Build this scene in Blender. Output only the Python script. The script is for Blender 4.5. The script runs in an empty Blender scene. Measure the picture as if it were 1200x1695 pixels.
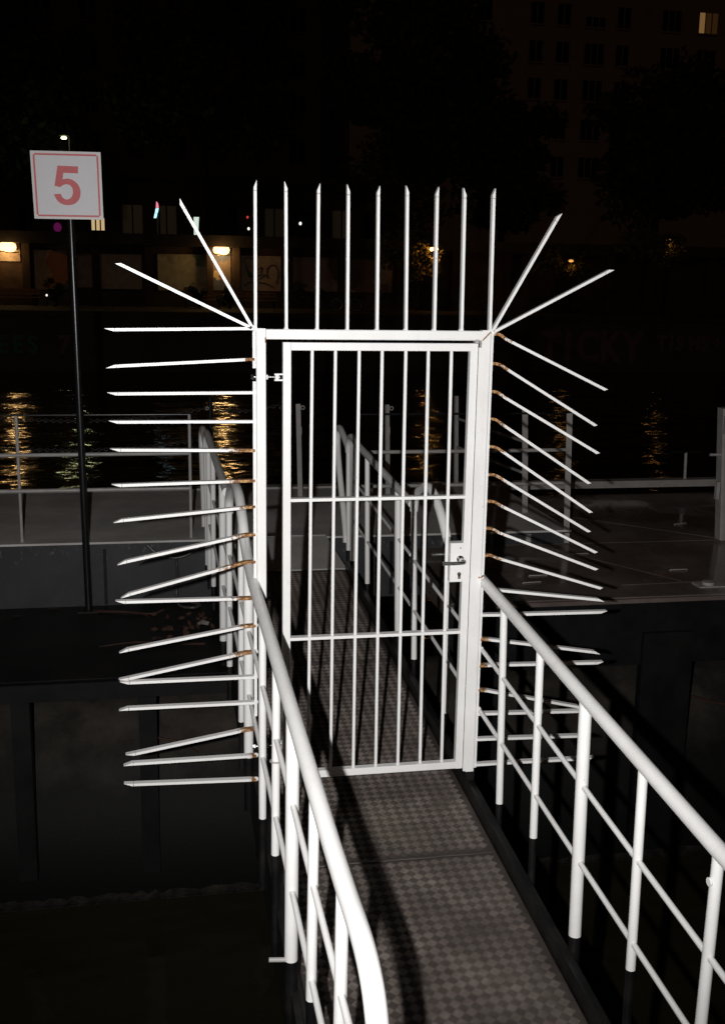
import bpy, math, random
import numpy as np
from mathutils import Vector, Matrix
from mathutils.geometry import tessellate_polygon
R = math.radians
random.seed(7); rng = np.random.default_rng(11)
scene = bpy.context.scene
C = scene.collection

# ------------------------------------------------------------------ camera
cam_d = bpy.data.cameras.new('camera'); cam = bpy.data.objects.new('camera', cam_d); C.objects.link(cam)
TH, RO, YA = 0.2093, 0.0166, 0.1849
fw = Vector((math.sin(YA)*math.cos(TH), math.cos(YA)*math.cos(TH), -math.sin(TH)))
rt = Vector((math.cos(YA), -math.sin(YA), 0)); up = rt.cross(fw)
r2 = rt*math.cos(RO)+up*math.sin(RO); u2 = up*math.cos(RO)-rt*math.sin(RO)
cam.matrix_world = Matrix(((r2.x, u2.x, -fw.x, -0.890), (r2.y, u2.y, -fw.y, -4.516), (r2.z, u2.z, -fw.z, 2.332), (0, 0, 0, 1)))
cam_d.sensor_fit = 'VERTICAL'; cam_d.sensor_height = 36; cam_d.lens = 36*1800.1/1695
cam_d.clip_start = .05; cam_d.clip_end = 600
scene.camera = cam

# ------------------------------------------------------------------ night sky, faint glow, flash
world = bpy.data.worlds.new('World'); scene.world = world; world.use_nodes = True
wn = world.node_tree; bg = wn.nodes['Background']
sky = wn.nodes.new('ShaderNodeTexSky'); sky.sky_type = 'NISHITA'; sky.sun_disc = False
sky.sun_elevation = R(38); sky.sun_rotation = R(200)
wn.links.new(sky.outputs[0], bg.inputs[0]); bg.inputs[1].default_value = 0.00006
sun_d = bpy.data.lights.new('city_glow', 'SUN'); sun_d.energy = 0.032; sun_d.angle = R(30); sun_d.color = (1, .50, .25)
sun = bpy.data.objects.new('city_glow', sun_d); C.objects.link(sun)
sun.rotation_euler = Vector((.27, .74, -.62)).to_track_quat('-Z', 'Y').to_euler()
fl_d = bpy.data.lights.new('camera_flash', 'SPOT'); fl_d.energy = 1060; fl_d.shadow_soft_size = .016
fl_d.spot_size = R(85); fl_d.spot_blend = 1.0; fl_d.color = (1, .975, .955)
fl = bpy.data.objects.new('camera_flash', fl_d); C.objects.link(fl)
fl.location = (-1.085, -4.50, 2.335)
fl.rotation_euler = (fw + Vector((0, 0, .06))).to_track_quat('-Z', 'Y').to_euler()
scene.view_settings.view_transform = 'Standard'; scene.view_settings.look = 'None'
scene.view_settings.exposure = 0; scene.view_settings.gamma = 1; scene.view_settings.use_curve_mapping = False
scene.cycles.use_denoising = True; scene.cycles.denoising_prefilter = 'FAST'
scene.cycles.max_bounces = 6; scene.cycles.sample_clamp_indirect = 4

# ------------------------------------------------------------------ materials
class NT:
    def __init__(s, name):
        s.m = bpy.data.materials.new(name); s.m.use_nodes = True
        s.t = s.m.node_tree; s.b = s.t.nodes['Principled BSDF']; s._co = None
    def n(s, t, **k):
        x = s.t.nodes.new(t)
        for a, v in k.items(): setattr(x, a, v)
        return x
    def l(s, a, b): s.t.links.new(a, b)
    def co(s):
        if s._co is None:
            s._co = s.n('ShaderNodeTexCoord').outputs['Object']
        return s._co
    def noise(s, scale, detail=4, rough=.55, stretch=None):
        x = s.n('ShaderNodeTexNoise'); x.inputs['Scale'].default_value = scale
        x.inputs['Detail'].default_value = detail; x.inputs['Roughness'].default_value = rough
        co = s.co()
        if stretch:
            mp = s.n('ShaderNodeMapping'); mp.inputs['Scale'].default_value = stretch; s.l(co, mp.inputs[0]); co = mp.outputs[0]
        s.l(co, x.inputs['Vector']); return x.outputs['Fac']
    def ramp(s, fac, stops, interp='LINEAR'):
        x = s.n('ShaderNodeValToRGB'); cr = x.color_ramp; cr.interpolation = interp
        while len(cr.elements) < len(stops): cr.elements.new(.5)
        for e, (p, c) in zip(cr.elements, stops):
            e.position = p; e.color = (c[0], c[1], c[2], 1) if not isinstance(c, (int, float)) else (c, c, c, 1)
        s.l(fac, x.inputs[0]); return x.outputs[0]
    def mix(s, fac, a, b):
        x = s.n('ShaderNodeMix', data_type='RGBA')
        for sock, v in ((x.inputs[0], fac), (x.inputs[6], a), (x.inputs[7], b)):
            if hasattr(v, 'links'): s.l(v, sock)
            else: sock.default_value = v if isinstance(v, (int, float)) else (*v, 1)
        return x.outputs[2]
    def bump(s, h, strength=.3, dist=.01):
        x = s.n('ShaderNodeBump'); x.inputs['Strength'].default_value = strength; x.inputs['Distance'].default_value = dist
        s.l(h, x.inputs['Height']); s.l(x.outputs[0], s.b.inputs['Normal'])
    def set(s, base=None, rough=None, metal=None, spec=None):
        for k, v in (('Base Color', base), ('Roughness', rough), ('Metallic', metal), ('Specular IOR Level', spec)):
            if v is None: continue
            if hasattr(v, 'links'): s.l(v, s.b.inputs[k])
            else: s.b.inputs[k].default_value = v if isinstance(v, (int, float)) else (*v, 1)
        return s.m

M = {}
def two_tone(name, a, b, scale=6, rough=.5, spec=.4, lo=.35, hi=.65, bump=.15, metal=0, bd=.004, stretch=None):
    t = NT(name); f = t.noise(scale, 6, .6, stretch)
    t.set(t.ramp(f, [(lo, a), (hi, b)]), rough, metal, spec)
    if bump: t.bump(t.noise(scale*9, 3), bump, bd)
    M[name] = t.m

# white enamel with dirt specks, chips showing dark steel and rust where the mesh carries it
t = NT('white_paint')
dirt = t.ramp(t.noise(5, 6, .65), [(.35, (.81, .81, .80)), (.75, (.73, .725, .71))])
drip = t.ramp(t.noise(30, 5, .7, (1, 1, .08)), [(.58, 0), (.74, .3)])
dirt = t.mix(drip, dirt, (.60, .575, .54))
smut = t.ramp(t.noise(11, 6, .75), [(.62, 0), (.72, .35)])
dirt = t.mix(smut, dirt, (.58, .54, .49))
chip = t.ramp(t.noise(48, 4, .6), [(.725, 0), (.74, 1)])
at = t.n('ShaderNodeAttribute'); at.attribute_name = 'rust'
mx = t.n('ShaderNodeMath', operation='MULTIPLY_ADD'); t.l(t.noise(75, 5, .7), mx.inputs[0]); mx.inputs[1].default_value = 1.05; t.l(at.outputs['Fac'], mx.inputs[2])
rm = t.ramp(mx.outputs[0], [(.74, 0), (.84, 1)])
rc = t.ramp(t.noise(110, 5, .75), [(.36, (.05, .02, .011)), (.5, (.22, .095, .033)), (.62, (.60, .37, .15))])
base = t.mix(chip, dirt, (.10, .07, .055)); base = t.mix(rm, base, rc)
rr = t.mix(rm, (.36, .36, .36), (.85, .85, .85))
t.set(base, rr, 0, .45); t.bump(t.noise(120, 3), .12, .002); M['white'] = t.m

two_tone('pole_black', (.006, .006, .007), (.011, .011, .012), 9, .28, .5, bump=.05)
two_tone('black_steel', (.004, .004, .0045), (.009, .0085, .0085), 5, .55, .2)
t = NT('stringer_black'); fl_ = t.ramp(t.noise(26, 6, .75, (1, .5, 1)), [(.70, 0), (.735, .8)])
t.set(t.mix(fl_, t.ramp(t.noise(9, 5), [(.4, (.004, .004, .0045)), (.7, (.015, .014, .013))]), (.22, .21, .20)), .4, 0, .35); t.bump(t.noise(60, 4), .2, .004); M['stringer_black'] = t.m
two_tone('steel_grey', (.30, .29, .28), (.38, .37, .36), 12, .4, .5)
two_tone('post_grey', (.34, .325, .31), (.27, .255, .24), 7, .5, .4)
two_tone('chrome', (.62, .61, .60), (.50, .49, .48), 20, .25, .5, metal=1)
two_tone('brass_key', (.20, .15, .09), (.12, .09, .05), 40, .4, .5, metal=.6)
two_tone('ledge_black', (.005, .005, .005), (.012, .011, .010), 3, .5, .2)
two_tone('deck_grey', (.40, .385, .375), (.56, .54, .525), 2.2, .55, .35, bump=.25)
two_tone('flap_grey', (.32, .31, .30), (.42, .405, .39), 4, .5, .35)
two_tone('chain_steel', (.03, .028, .026), (.06, .055, .05), 20, .4, .4)
two_tone('twig', (.06, .030, .020), (.035, .018, .012), 20, .8, .2)
two_tone('stone', (.09, .075, .06), (.05, .04, .033), 1.2, .85, .2)
two_tone('quay_stone', (.10, .085, .07), (.06, .05, .042), .6, .85, .2)
two_tone('pillar', (.10, .065, .045), (.06, .04, .03), 1.5, .85, .2)
two_tone('plank', (.32, .18, .08), (.22, .12, .05), 6, .6, .3, stretch=(1, 8, 8))
two_tone('bark', (.03, .022, .016), (.05, .038, .028), 6, .9, .1)
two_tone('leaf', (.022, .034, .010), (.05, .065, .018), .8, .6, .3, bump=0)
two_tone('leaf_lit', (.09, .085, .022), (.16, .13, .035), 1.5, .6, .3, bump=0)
two_tone('plaster', (.36, .27, .20), (.30, .22, .16), .25, .9, .1)
two_tone('plaster_dark', (.10, .07, .05), (.075, .052, .04), .3, .9, .1)
two_tone('street', (.045, .043, .04), (.06, .057, .052), .5, .85, .2)
two_tone('promenade', (.10, .09, .08), (.075, .067, .06), .7, .85, .2)
two_tone('concrete', (.30, .29, .275), (.24, .23, .22), 1.2, .85, .2)
two_tone('graffiti_red', (.20, .125, .11), (.12, .075, .066), .35, .8, .2, bump=0)
two_tone('graffiti_green', (.07, .20, .11), (.04, .12, .07), .5, .8, .2, bump=0)
two_tone('rim_metal', (.7, .7, .68), (.6, .6, .58), 5, .3, .5, metal=.4, bump=0)

# slate painted wall with scuffs near its upper edge
t = NT('slate'); f = t.noise(3, 7, .65)
sc = t.ramp(t.noise(28, 6, .75, (1, 1, .5)), [(.585, 0), (.65, 1)])
sp = t.n('ShaderNodeSeparateXYZ'); t.l(t.co(), sp.inputs[0])
hi = t.n('ShaderNodeMapRange'); t.l(sp.outputs[2], hi.inputs[0]); hi.inputs[1].default_value = 1.97; hi.inputs[2].default_value = 2.18; hi.inputs[3].default_value = .02; hi.inputs[4].default_value = .9
mm = t.n('ShaderNodeMath', operation='MULTIPLY'); t.l(sc, mm.inputs[0]); t.l(hi.outputs[0], mm.inputs[1])
t.set(t.mix(mm.outputs[0], t.ramp(f, [(.3, (.018, .0195, .0225)), (.7, (.036, .0385, .043))]), (.25, .25, .25)), .5, 0, .35)
t.bump(t.noise(30, 4), .2, .004); M['slate'] = t.m

# wet brown steel deck
t = NT('wet_deck'); f = t.noise(1.6, 6, .6)
pud = t.ramp(t.noise(1.3, 5, .6), [(.44, .12), (.56, .5)])
t.set(t.ramp(f, [(.3, (.075, .057, .049)), (.5, (.12, .094, .083)), (.7, (.18, .146, .13))]), pud, 0, .5); t.bump(t.noise(22, 3), .12, .003); M['wet_deck'] = t.m

# trodden checker plate
t = NT('tread'); f = t.noise(3.2, 7, .65); g = t.noise(38, 4, .6)
c0 = t.ramp(f, [(.28, (.034, .027, .024)), (.5, (.055, .045, .040)), (.72, (.095, .080, .072))])
c1 = t.mix(t.ramp(t.noise(1.7, 4, .6), [(.55, 0), (.75, .6)]), c0, (.12, .095, .055))
c1 = t.mix(t.ramp(g, [(.5, 0), (.8, .5)]), c1, (.032, .026, .023))
c1 = t.mix(t.ramp(t.noise(2.3, 5, .6, (1, .6, 1)), [(.52, 0), (.72, .35)]), c1, (.045, .052, .036))
c1 = t.mix(t.ramp(t.noise(4.3, 6, .7), [(.54, 0), (.72, .6)]), c1, (.082, .066, .056))
t.set(c1, .5, .15, .45); M['tread'] = t.m
t = NT('tread_lit'); f = t.noise(3.2, 7, .65)  # brighter copy of the plate colour: catch of light painted into the ribs
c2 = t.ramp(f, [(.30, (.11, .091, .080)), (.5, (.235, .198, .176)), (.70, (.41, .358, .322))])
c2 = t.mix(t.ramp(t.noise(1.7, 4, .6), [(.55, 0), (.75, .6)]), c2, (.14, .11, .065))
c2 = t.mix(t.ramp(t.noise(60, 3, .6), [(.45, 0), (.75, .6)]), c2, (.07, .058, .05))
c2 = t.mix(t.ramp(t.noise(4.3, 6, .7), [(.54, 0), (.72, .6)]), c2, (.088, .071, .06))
t.set(c2, .42, .25, .5); M['tread_lit'] = t.m

# float hull: pale dirty paint above, black growth below an uneven tide mark
t = NT('hull'); sp = t.n('ShaderNodeSeparateXYZ'); t.l(t.co(), sp.inputs[0])
ad = t.n('ShaderNodeMath', operation='MULTIPLY_ADD'); t.l(t.noise(2.5, 6, .65), ad.inputs[0]); ad.inputs[1].default_value = .5; t.l(sp.outputs[2], ad.inputs[2])
mr = t.n('ShaderNodeMapRange'); t.l(ad.outputs[0], mr.inputs[0])
mr.inputs[1].default_value = 1.02; mr.inputs[2].default_value = 1.36
t.set(t.mix(mr.outputs[0], (.0045, .0043, .004), t.ramp(t.noise(3, 6, .7), [(.35, (.022, .019, .016)), (.7, (.060, .051, .042))])), .7, 0, .2)
t.bump(t.noise(18, 4), .3, .01); M['hull'] = t.m

t = NT('mud'); t.set(t.ramp(t.noise(9, 6, .7), [(.4, (.005, .0045, .004)), (.62, (.022, .018, .014)), (.78, (.05, .04, .03))]), .8, 0, .2); t.bump(t.noise(40, 4), .6, .02); M['mud'] = t.m

# river water
t = NT('water')
t.set((.019, .017, .009), .10, 0, .5); t.b.inputs['IOR'].default_value = 1.33
n1 = t.noise(.5, 1, .5, (.45, 1, 1)); n2 = t.noise(2.1, 2, .5, (.5, 1, 1)); 
m1 = t.n('ShaderNodeMath', operation='MULTIPLY_ADD'); t.l(n2, m1.inputs[0]); m1.inputs[1].default_value = .30; t.l(n1, m1.inputs[2])
t.bump(m1.outputs[0], 1.0, .20); M['water'] = t.m

def emit(name, col, s):
    t = NT(name); t.b.inputs['Base Color'].default_value = (*col, 1)
    t.b.inputs['Emission Color'].default_value = (*col, 1); t.b.inputs['Emission Strength'].default_value = s; M[name] = t.m
emit('lamp_faint', (1, .50, .14), .8); emit('lamp_warm', (1, .64, .25), 3.0); emit('lamp_orange', (1, .45, .12), 9); emit('lamp_green', (1, .92, .45), 4)
emit('win_warm', (1, .72, .36), .55); emit('win_pale', (.85, 1, .86), .75); emit('win_amber', (.8, .42, .14), .018); emit('win_gold', (1, .55, .2), .15)
emit('win_dim', (.55, .42, .26), .003)
emit('sign_red', (1, .25, .35), 1.0); emit('sign_cyan', (.45, .95, 1), 1.6); emit('sign_magenta', (.8, .05, .5), .09); emit('led_white', (1, .95, .85), 1.2); emit('led_red', (1, .1, .05), .6)
t = NT('glass_dark'); t.set((.008, .008, .010), .12, 0, .5); M['glass'] = t.m
t = NT('sign_white'); t.set(t.ramp(t.noise(9, 4), [(.3, (.80, .80, .84)), (.7, (.84, .84, .87))]), .45, 0, .4); M['sign_white'] = t.m
t = NT('sign_edge'); t.set((.80, .79, .78), .4, 0, .4); M['sign_edge'] = t.m
t = NT('sign_red_paint'); t.set(t.ramp(t.noise(14, 4), [(.3, (.70, .14, .15)), (.7, (.76, .17, .18))]), .5, 0, .4); M['sign_red_paint'] = t.m
def mural(name, cols, scale):
    t = NT(name); v = t.n('ShaderNodeTexVoronoi'); v.inputs['Scale'].default_value = scale
    nz = t.n('ShaderNodeTexNoise'); nz.inputs['Scale'].default_value = 1.1; nz.inputs['Detail'].default_value = 3; t.l(t.co(), nz.inputs['Vector'])
    mxv = t.n('ShaderNodeMix', data_type='VECTOR'); mxv.inputs[0].default_value = .65; t.l(t.co(), mxv.inputs[4]); t.l(nz.outputs['Color'], mxv.inputs[5])
    t.l(mxv.outputs[1], v.inputs['Vector']); s2 = t.n('ShaderNodeSeparateColor'); t.l(v.outputs['Color'], s2.inputs[0])
    k = len(cols); c = t.ramp(s2.outputs[0], [(i/k, col) for i, col in enumerate(cols)], 'CONSTANT')
    t.set(t.mix(t.ramp(t.noise(3, 5), [(.4, 0), (.8, .5)]), c, (.2, .15, .1)), .85, 0, .2); M[name] = t.m
mural('mural_mixed', [(.55, .42, .26), (.42, .18, .07), (.10, .12, .17), (.5, .33, .08), (.20, .15, .12)], 2.2)
mural('mural_green', [(.58, .54, .36), (.20, .27, .17), (.45, .42, .26), (.08, .10, .08), (.62, .58, .40)], 2.6)
mural('mural_pale', [(.55, .43, .33), (.50, .39, .30), (.58, .46, .36)], .8)
mural('mural_brown', [(.36, .27, .20), (.22, .15, .11), (.42, .33, .26), (.14, .10, .09)], 1.6)

# ------------------------------------------------------------------ geometry helpers
ORG = {}
class MB:
    def __init__(s): s.v = []; s.f = []; s.w = []
    def add(s, vs, fs, w=None):
        o = len(s.v); s.v += [tuple(p) for p in vs]; s.f += [tuple(i+o for i in f) for f in fs]
        s.w += list(w) if w is not None else [0.0]*len(vs); return s
    def box(s, x0, x1, y0, y1, z0, z1):
        vs = [(x, y, z) for x in (x0, x1) for y in (y0, y1) for z in (z0, z1)]
        return s.add(vs, [(0, 1, 3, 2), (4, 6, 7, 5), (0, 4, 5, 1), (2, 3, 7, 6), (0, 2, 6, 4), (1, 5, 7, 3)])
    def bar(s, p0, p1, w, d, up=(0, 0, 1), ch=.12, tip=None, w0=0, w1=0):
        """bar of rectangular section w (sideways) x d (along up), chamfered edges; tip = (shift at +side) makes a slanted end"""
        p0, p1 = Vector(p0), Vector(p1); a = (p1-p0).normalized(); u = Vector(up); sd = a.cross(u)
        if sd.length < 1e-4: sd = a.cross(Vector((1, 0, 0)))
        sd.normalize(); u = sd.cross(a).normalized(); c = ch*min(w, d); hw, hd = w/2, d/2
        sec = [(-hw+c, -hd), (hw-c, -hd), (hw, -hd+c), (hw, hd-c), (hw-c, hd), (-hw+c, hd), (-hw, hd-c), (-hw, -hd+c)]
        vs = [p0+sd*x+u*y for x, y in sec]
        for x, y in sec:
            q = p1+sd*x+u*y
            if tip: q += a*(tip*y/d)
            vs.append(q)
        n = 8
        fs = [(i, (i+1) % n, n+(i+1) % n, n+i) for i in range(n)]+[tuple(range(n))[::-1], tuple(range(n, 2*n))]
        return s.add(vs, fs, [w0]*8+[w1]*8)
    def tube(s, pts, r, n=14, caps=True, rs=None):
        pts = [Vector(p) for p in pts]; m = len(pts); ref = None; vs = []; fs = []
        for i, p in enumerate(pts):
            a = (pts[min(i+1, m-1)]-pts[max(i-1, 0)]).normalized()
            if ref is None:
                ref = a.cross(Vector((0, 0, 1)) if abs(a.z) < .9 else Vector((1, 0, 0))).normalized()
            else: ref = (ref-a*ref.dot(a)).normalized()
            b = a.cross(ref); rad = rs[i] if rs else r
            k = 1.0
            if 0 < i < m-1:
                c = (pts[i]-pts[i-1]).normalized().dot(a); k = 1/max(.6, c)
            for j in range(n):
                t = 2*math.pi*j/n; vs.append(p+(ref*math.cos(t)+b*math.sin(t))*rad*(k if 1 else 1))
        for i in range(m-1):
            for j in range(n):
                fs.append((i*n+j, i*n+(j+1) % n, (i+1)*n+(j+1) % n, (i+1)*n+j))
        if caps: fs += [tuple(range(n))[::-1], tuple((m-1)*n+j for j in range(n))]
        return s.add(vs, fs)
    def ring(s, c, nrm, R_, r, n=20, k=6):
        c = Vector(c); nrm = Vector(nrm).normalized(); a = nrm.orthogonal().normalized(); b = nrm.cross(a); vs = []; fs = []
        for i in range(n):
            t = 2*math.pi*i/n; d = a*math.cos(t)+b*math.sin(t)
            for j in range(k):
                u = 2*math.pi*j/k; vs.append(c+d*(R_+r*math.cos(u))+nrm*r*math.sin(u))
        for i in range(n):
            for j in range(k):
                fs.append((i*k+j, ((i+1) % n)*k+j, ((i+1) % n)*k+(j+1) % k, i*k+(j+1) % k))
        return s.add(vs, fs)
    def disc(s, c, r, axis_len, n=20, axis='z'):
        c = Vector(c); d = {'x': Vector((1, 0, 0)), 'y': Vector((0, 1, 0)), 'z': Vector((0, 0, 1))}[axis]*axis_len
        return s.tube([c, c+d], r, n)
    def ball(s, c, rx, ry, rz, n=14, m=8, zmin=-1):
        vs = []; fs = []
        for i in range(m+1):
            ph = -math.pi/2+math.pi*i/m; zz = max(math.sin(ph), zmin)
            for j in range(n):
                t = 2*math.pi*j/n; vs.append((c[0]+rx*math.cos(ph)*math.cos(t), c[1]+ry*math.cos(ph)*math.sin(t), c[2]+rz*zz))
        for i in range(m):
            for j in range(n): fs.append((i*n+j, i*n+(j+1) % n, (i+1)*n+(j+1) % n, (i+1)*n+j))
        return s.add(vs, fs)
    def poly(s, pts, th):
        """flat outline (3D points, one plane) with thickness vector th"""
        pts = [Vector(p) for p in pts]; th = Vector(th); n = len(pts); tri = tessellate_polygon([pts])
        vs = pts+[p+th for p in pts]
        fs = [tuple(t) for t in tri]+[tuple(i+n for i in reversed(t)) for t in tri]+[(i, (i+1) % n, n+(i+1) % n, n+i) for i in range(n)]
        return s.add(vs, fs)
    def build(s, name, mat, parent=None, smooth=False):
        o = Vector(ORG[parent.name]) if parent else Vector((0, 0, 0))
        me = bpy.data.meshes.new(name); me.from_pydata([(p[0]-o.x, p[1]-o.y, p[2]-o.z) for p in s.v], [], s.f); me.update()
        me.materials.append(M[mat])
        if any(s.w):
            a = me.attributes.new('rust', 'FLOAT', 'POINT'); a.data.foreach_set('value', s.w)
        ob = bpy.data.objects.new(name, me); C.objects.link(ob)
        if parent: ob.parent = parent
        ORG[ob.name] = tuple(o)
        if smooth:
            me.polygons.foreach_set('use_smooth', [True]*len(me.polygons)); me.set_sharp_from_angle(angle=R(40))
        return ob
def tag(o, label, cat, group=None):
    o['label'] = label; o['category'] = cat
    if group: o['group'] = group
    return o
def thing(name, loc, label, cat, group=None):
    o = bpy.data.objects.new(name, None); o.location = loc; C.objects.link(o); ORG[o.name] = tuple(loc); o.empty_display_size = .1
    return tag(o, label, cat, group)
def struct(mb, name, mat, smooth=False):
    o = mb.build(name, mat, None, smooth); o['kind'] = 'structure'; return o
def smoothpath(pts, sub=6):
    """Catmull-Rom through the points"""
    P = [Vector(p) for p in pts]; out = []
    for i in range(len(P)-1):
        a = P[max(i-1, 0)]; b = P[i]; c = P[i+1]; d = P[min(i+2, len(P)-1)]
        for k in range(sub):
            t = k/sub
            out.append(.5*((2*b)+(c-a)*t+(2*a-5*b+4*c-d)*t*t+(3*b-a-3*c+d)*t**3))
    return out+[P[-1]]

# ================================================================== LARGE STRUCTURE
WZ = -1.88          # water level
g = MB(); g.add([(-90, -3.2, WZ), (90, -3.2, WZ), (90, 47, WZ), (-90, 47, WZ)], [(0, 1, 2, 3)]); struct(g, 'water', 'water')
g = MB().box(-30, 30, -16, -3.18, -3, -.165); struct(g, 'near_quay', 'concrete')
g = MB(); g.add([(-300, -200, -4.2), (300, -200, -4.2), (300, 400, -4.2), (-300, 400, -4.2)], [(0, 1, 2, 3)]); struct(g, 'ground', 'street')
PZ, UZ = .78, 4.6   # promenade and upper street levels
g = MB().box(-90, 90, 46.9, 56.6, -4, PZ); struct(g, 'promenade', 'promenade')
g = MB().box(-90, 90, 56.95, 140, -4, UZ-.05); struct(g, 'upper_street', 'street')

# ------------------------------------------------------------------ landing pontoon
pon = thing('landing_pontoon', (0, 4, WZ), 'dark floating landing stage with grey raised deck beyond the gate', 'pontoon')
g = MB().box(-7, 2.50, 3.985, 6.25, .284, .30); g.build('raised_deck', 'deck_grey', pon)
g = MB().box(-7, 2.47, 4.0, 6.2, -.23, .282); g.build('slate_box', 'slate', pon)
for x in (-5.6, -3.9, -1.35, .95):                      # joint covers on the slate face
    MB().box(x-.012, x+.012, 3.985, 4.002, -.21, .24).build('joint_strip', 'black_steel', pon)
for x in (1.0, 2.12, 2.46): MB().box(x-.02, x+.02, 3.975, 4.0, .19, .275).build('stiffener', 'steel_grey', pon)
MB().box(-7, .62, 2.36, 4.0, -.262, -.22).build('lower_ledge', 'ledge_black', pon)
MB().box(-7, .70, 2.30, 2.42, -.34, -.225).build('edge_beam', 'black_steel', pon)
MB().box(.98, 9, 2.402, 6.05, .10, .18).build('side_deck', 'wet_deck', pon)
MB().box(.98, 9, 2.315, 2.338, .160, .190).build('deck_lip', 'wet_deck', pon)
MB().box(.97, 9, 2.335, 2.40, -.30, .159).build('side_skirt', 'black_steel', pon)
MB().box(-7, 9, 6.06, 6.20, .245, .318).build('back_coaming', 'post_grey', pon)
for x0, x1 in ((-7, .72), (.95, 9)):
    g = MB(); n = 28
    pts = [(x0, 3.42+1.0*math.sin(2*math.pi*j/n), -1.62+1.0*math.cos(2*math.pi*j/n)) for j in range(n)]
    g.add(pts+[(x1, p[1], p[2]) for p in pts], [(j, (j+1) % n, n+(j+1) % n, n+j) for j in range(n)]+[tuple(range(n))[::-1], tuple(range(n, 2*n))])
    g.build('float_hull', 'hull', pon, True)
for x in (-5.2, -3.5, -2.68, -1.82, -1.02, -.25):
    MB().box(x-.058, x+.058, 2.31, 2.42, -1.6, -.345).build('fender_post', 'black_steel', pon)
for x, w in ((1.3, .09), (2.6, .19), (4.1, .15), (5.6, .15)):
    MB().box(x-w, x+w, 2.30, 2.37, -1.7, -.06).build('fender_post', 'black_steel', pon)
for x0, x1 in ((1.75, 2.05), (2.95, 3.45)):
    MB().bar((x0, 2.42, -.1), (x1, 2.42, -.62), .035, .035).build('brace', 'black_steel', pon)
# tide line of mud on the hull
g = MB(); X = np.arange(-6.9, 9, .05)
rows = []
for k, (dy, dz) in enumerate(((0, -.03), (-.012, .0), (-.006, .05), (.03, .11))):
    rows.append([(x, 2.455+dy-.012*rng.random(), WZ+dz+.02*rng.random()*(k > 1)) for x in X])
n = len(X); vs = [p for r in rows for p in r]
fs = [(r*n+i, r*n+i+1, (r+1)*n+i+1, (r+1)*n+i) for r in range(3) for i in range(n-1)]
g.add(vs, fs); o = g.build('mud_line', 'mud', pon, True)
MB().box(-6.9, 9, 2.425, 2.44, WZ-.02, WZ+.009).build('rubbing_strip', 'mud', pon)
# fittings on the side deck
for i, (x, y, a) in enumerate(((1.76, 2.84, .1), (1.87, 3.02, 0), (2.44, 3.62, .1), (3.80, 4.60, .3), (3.02, 3.05, 0))):
    dx = .075*math.cos(a); dy = .075*math.sin(a)
    MB().tube([(x-dx, y-dy, .178), (x-dx*.9, y-dy*.9, .186), (x+dx*.9, y+dy*.9, .186), (x+dx, y+dy, .178)], .0035, 8).build('hatch_grip', 'post_grey', pon)
MB().box(2.94, 3.14, 2.55, 2.68, .181, .190).disc((3.035, 2.61, .190), .045, .022).build('deck_cleat', 'post_grey', pon, True)
for p, q in (((1.0, 4.0), (9, 3.9)), ((1.9, 6.0), (3.9, 4.0)), ((2.4, 2.7), (3.6, 2.75)), ((2.2, 3.95), (2.9, 2.75))):
    MB().bar((p[0], p[1], .182), (q[0], q[1], .1815), .008, .003).build('weld_seam', 'wet_deck', pon)

# ------------------------------------------------------------------ far bank: quay wall with painted letters
qw = thing('quay_wall', (0, 46.6, -4), 'dark stone quay wall across the water with large painted letters', 'wall')
MB().box(-90, 90, 46.5, 46.88, -4, PZ-.22).build('wall_face', 'quay_stone', qw)
MB().box(-90, 90, 46.42, 47.0, PZ-.21, PZ+.03).build('coping', 'stone', qw)
def letters(txt, x, z, h, sx, step, mat):
    for ch in txt:
        if ch != ' ':
            cu = bpy.data.curves.new('painted_letter', 'FONT'); cu.body = ch; cu.size = h/.72; cu.extrude = .004; cu.offset = .045*h
            cu.materials.append(M[mat]); o = bpy.data.objects.new('painted_letter', cu); C.objects.link(o); o.parent = qw
            o.location = (x, 46.49-46.6, z+4); o.rotation_euler = (R(90), 0, 0); o.scale = (sx, 1, 1)
            ORG[o.name] = ORG[qw.name]
        x += step*(.55 if ch == 'I' else 1)
letters('TICKY', 17.3, -1.35, 1.5, .8, 1.2, 'graffiti_red')
letters('TISHS+', 23.35, -.78, .72, .85, .66, 'graffiti_red')
letters('EES', -8.0, -1.05, .78, .85, .66, 'graffiti_green')
letters('7', -5.35, -1.05, .8, .9, .6, 'graffiti_red')

# ------------------------------------------------------------------ embankment arcade with murals
emb = thing('embankment_arcade', (0, 56.5, PZ), 'low arcaded embankment wall with painted murals between brown pillars', 'wall')
MB().box(-60, 60, 56.62, 56.94, PZ-.5, UZ-.62).build('back_wall', 'pillar', emb)
MB().box(-60, 60, 56.0, 57.2, UZ-.60, UZ).build('parapet_beam', 'stone', emb)
MB().box(-60, 60, 56.25, 56.6, PZ-.3, 1.55).build('plinth', 'stone', emb)
murs = [(-7.3, -5.6, 1.62, 3.66, 'mural_mixed'), (-5.15, -4.35, 1.75, 3.5, 'mural_brown'), (-3.9, -1.75, 1.7, 3.52, 'mural_pale'), (-.9, 1.75, 1.66, 3.58, 'mural_green'),
        (2.0, 3.0, 1.7, 4.0, 'mural_mixed'), (3.55, 5.75, 1.70, 3.58, 'mural_pale'), (6.4, 8.9, 1.72, 3.56, 'mural_brown'), (9.6, 12.0, 1.7, 3.5, 'mural_brown'), (-9.2, -8.0, 3.05, 4.0, 'mural_pale')]  # last entry: pale patch cut to the height of the left lamp's glow
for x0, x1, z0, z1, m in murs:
    MB().box(x0, x1, 56.52, 56.615, z0, z1).build('mural_panel', m, emb)
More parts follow.
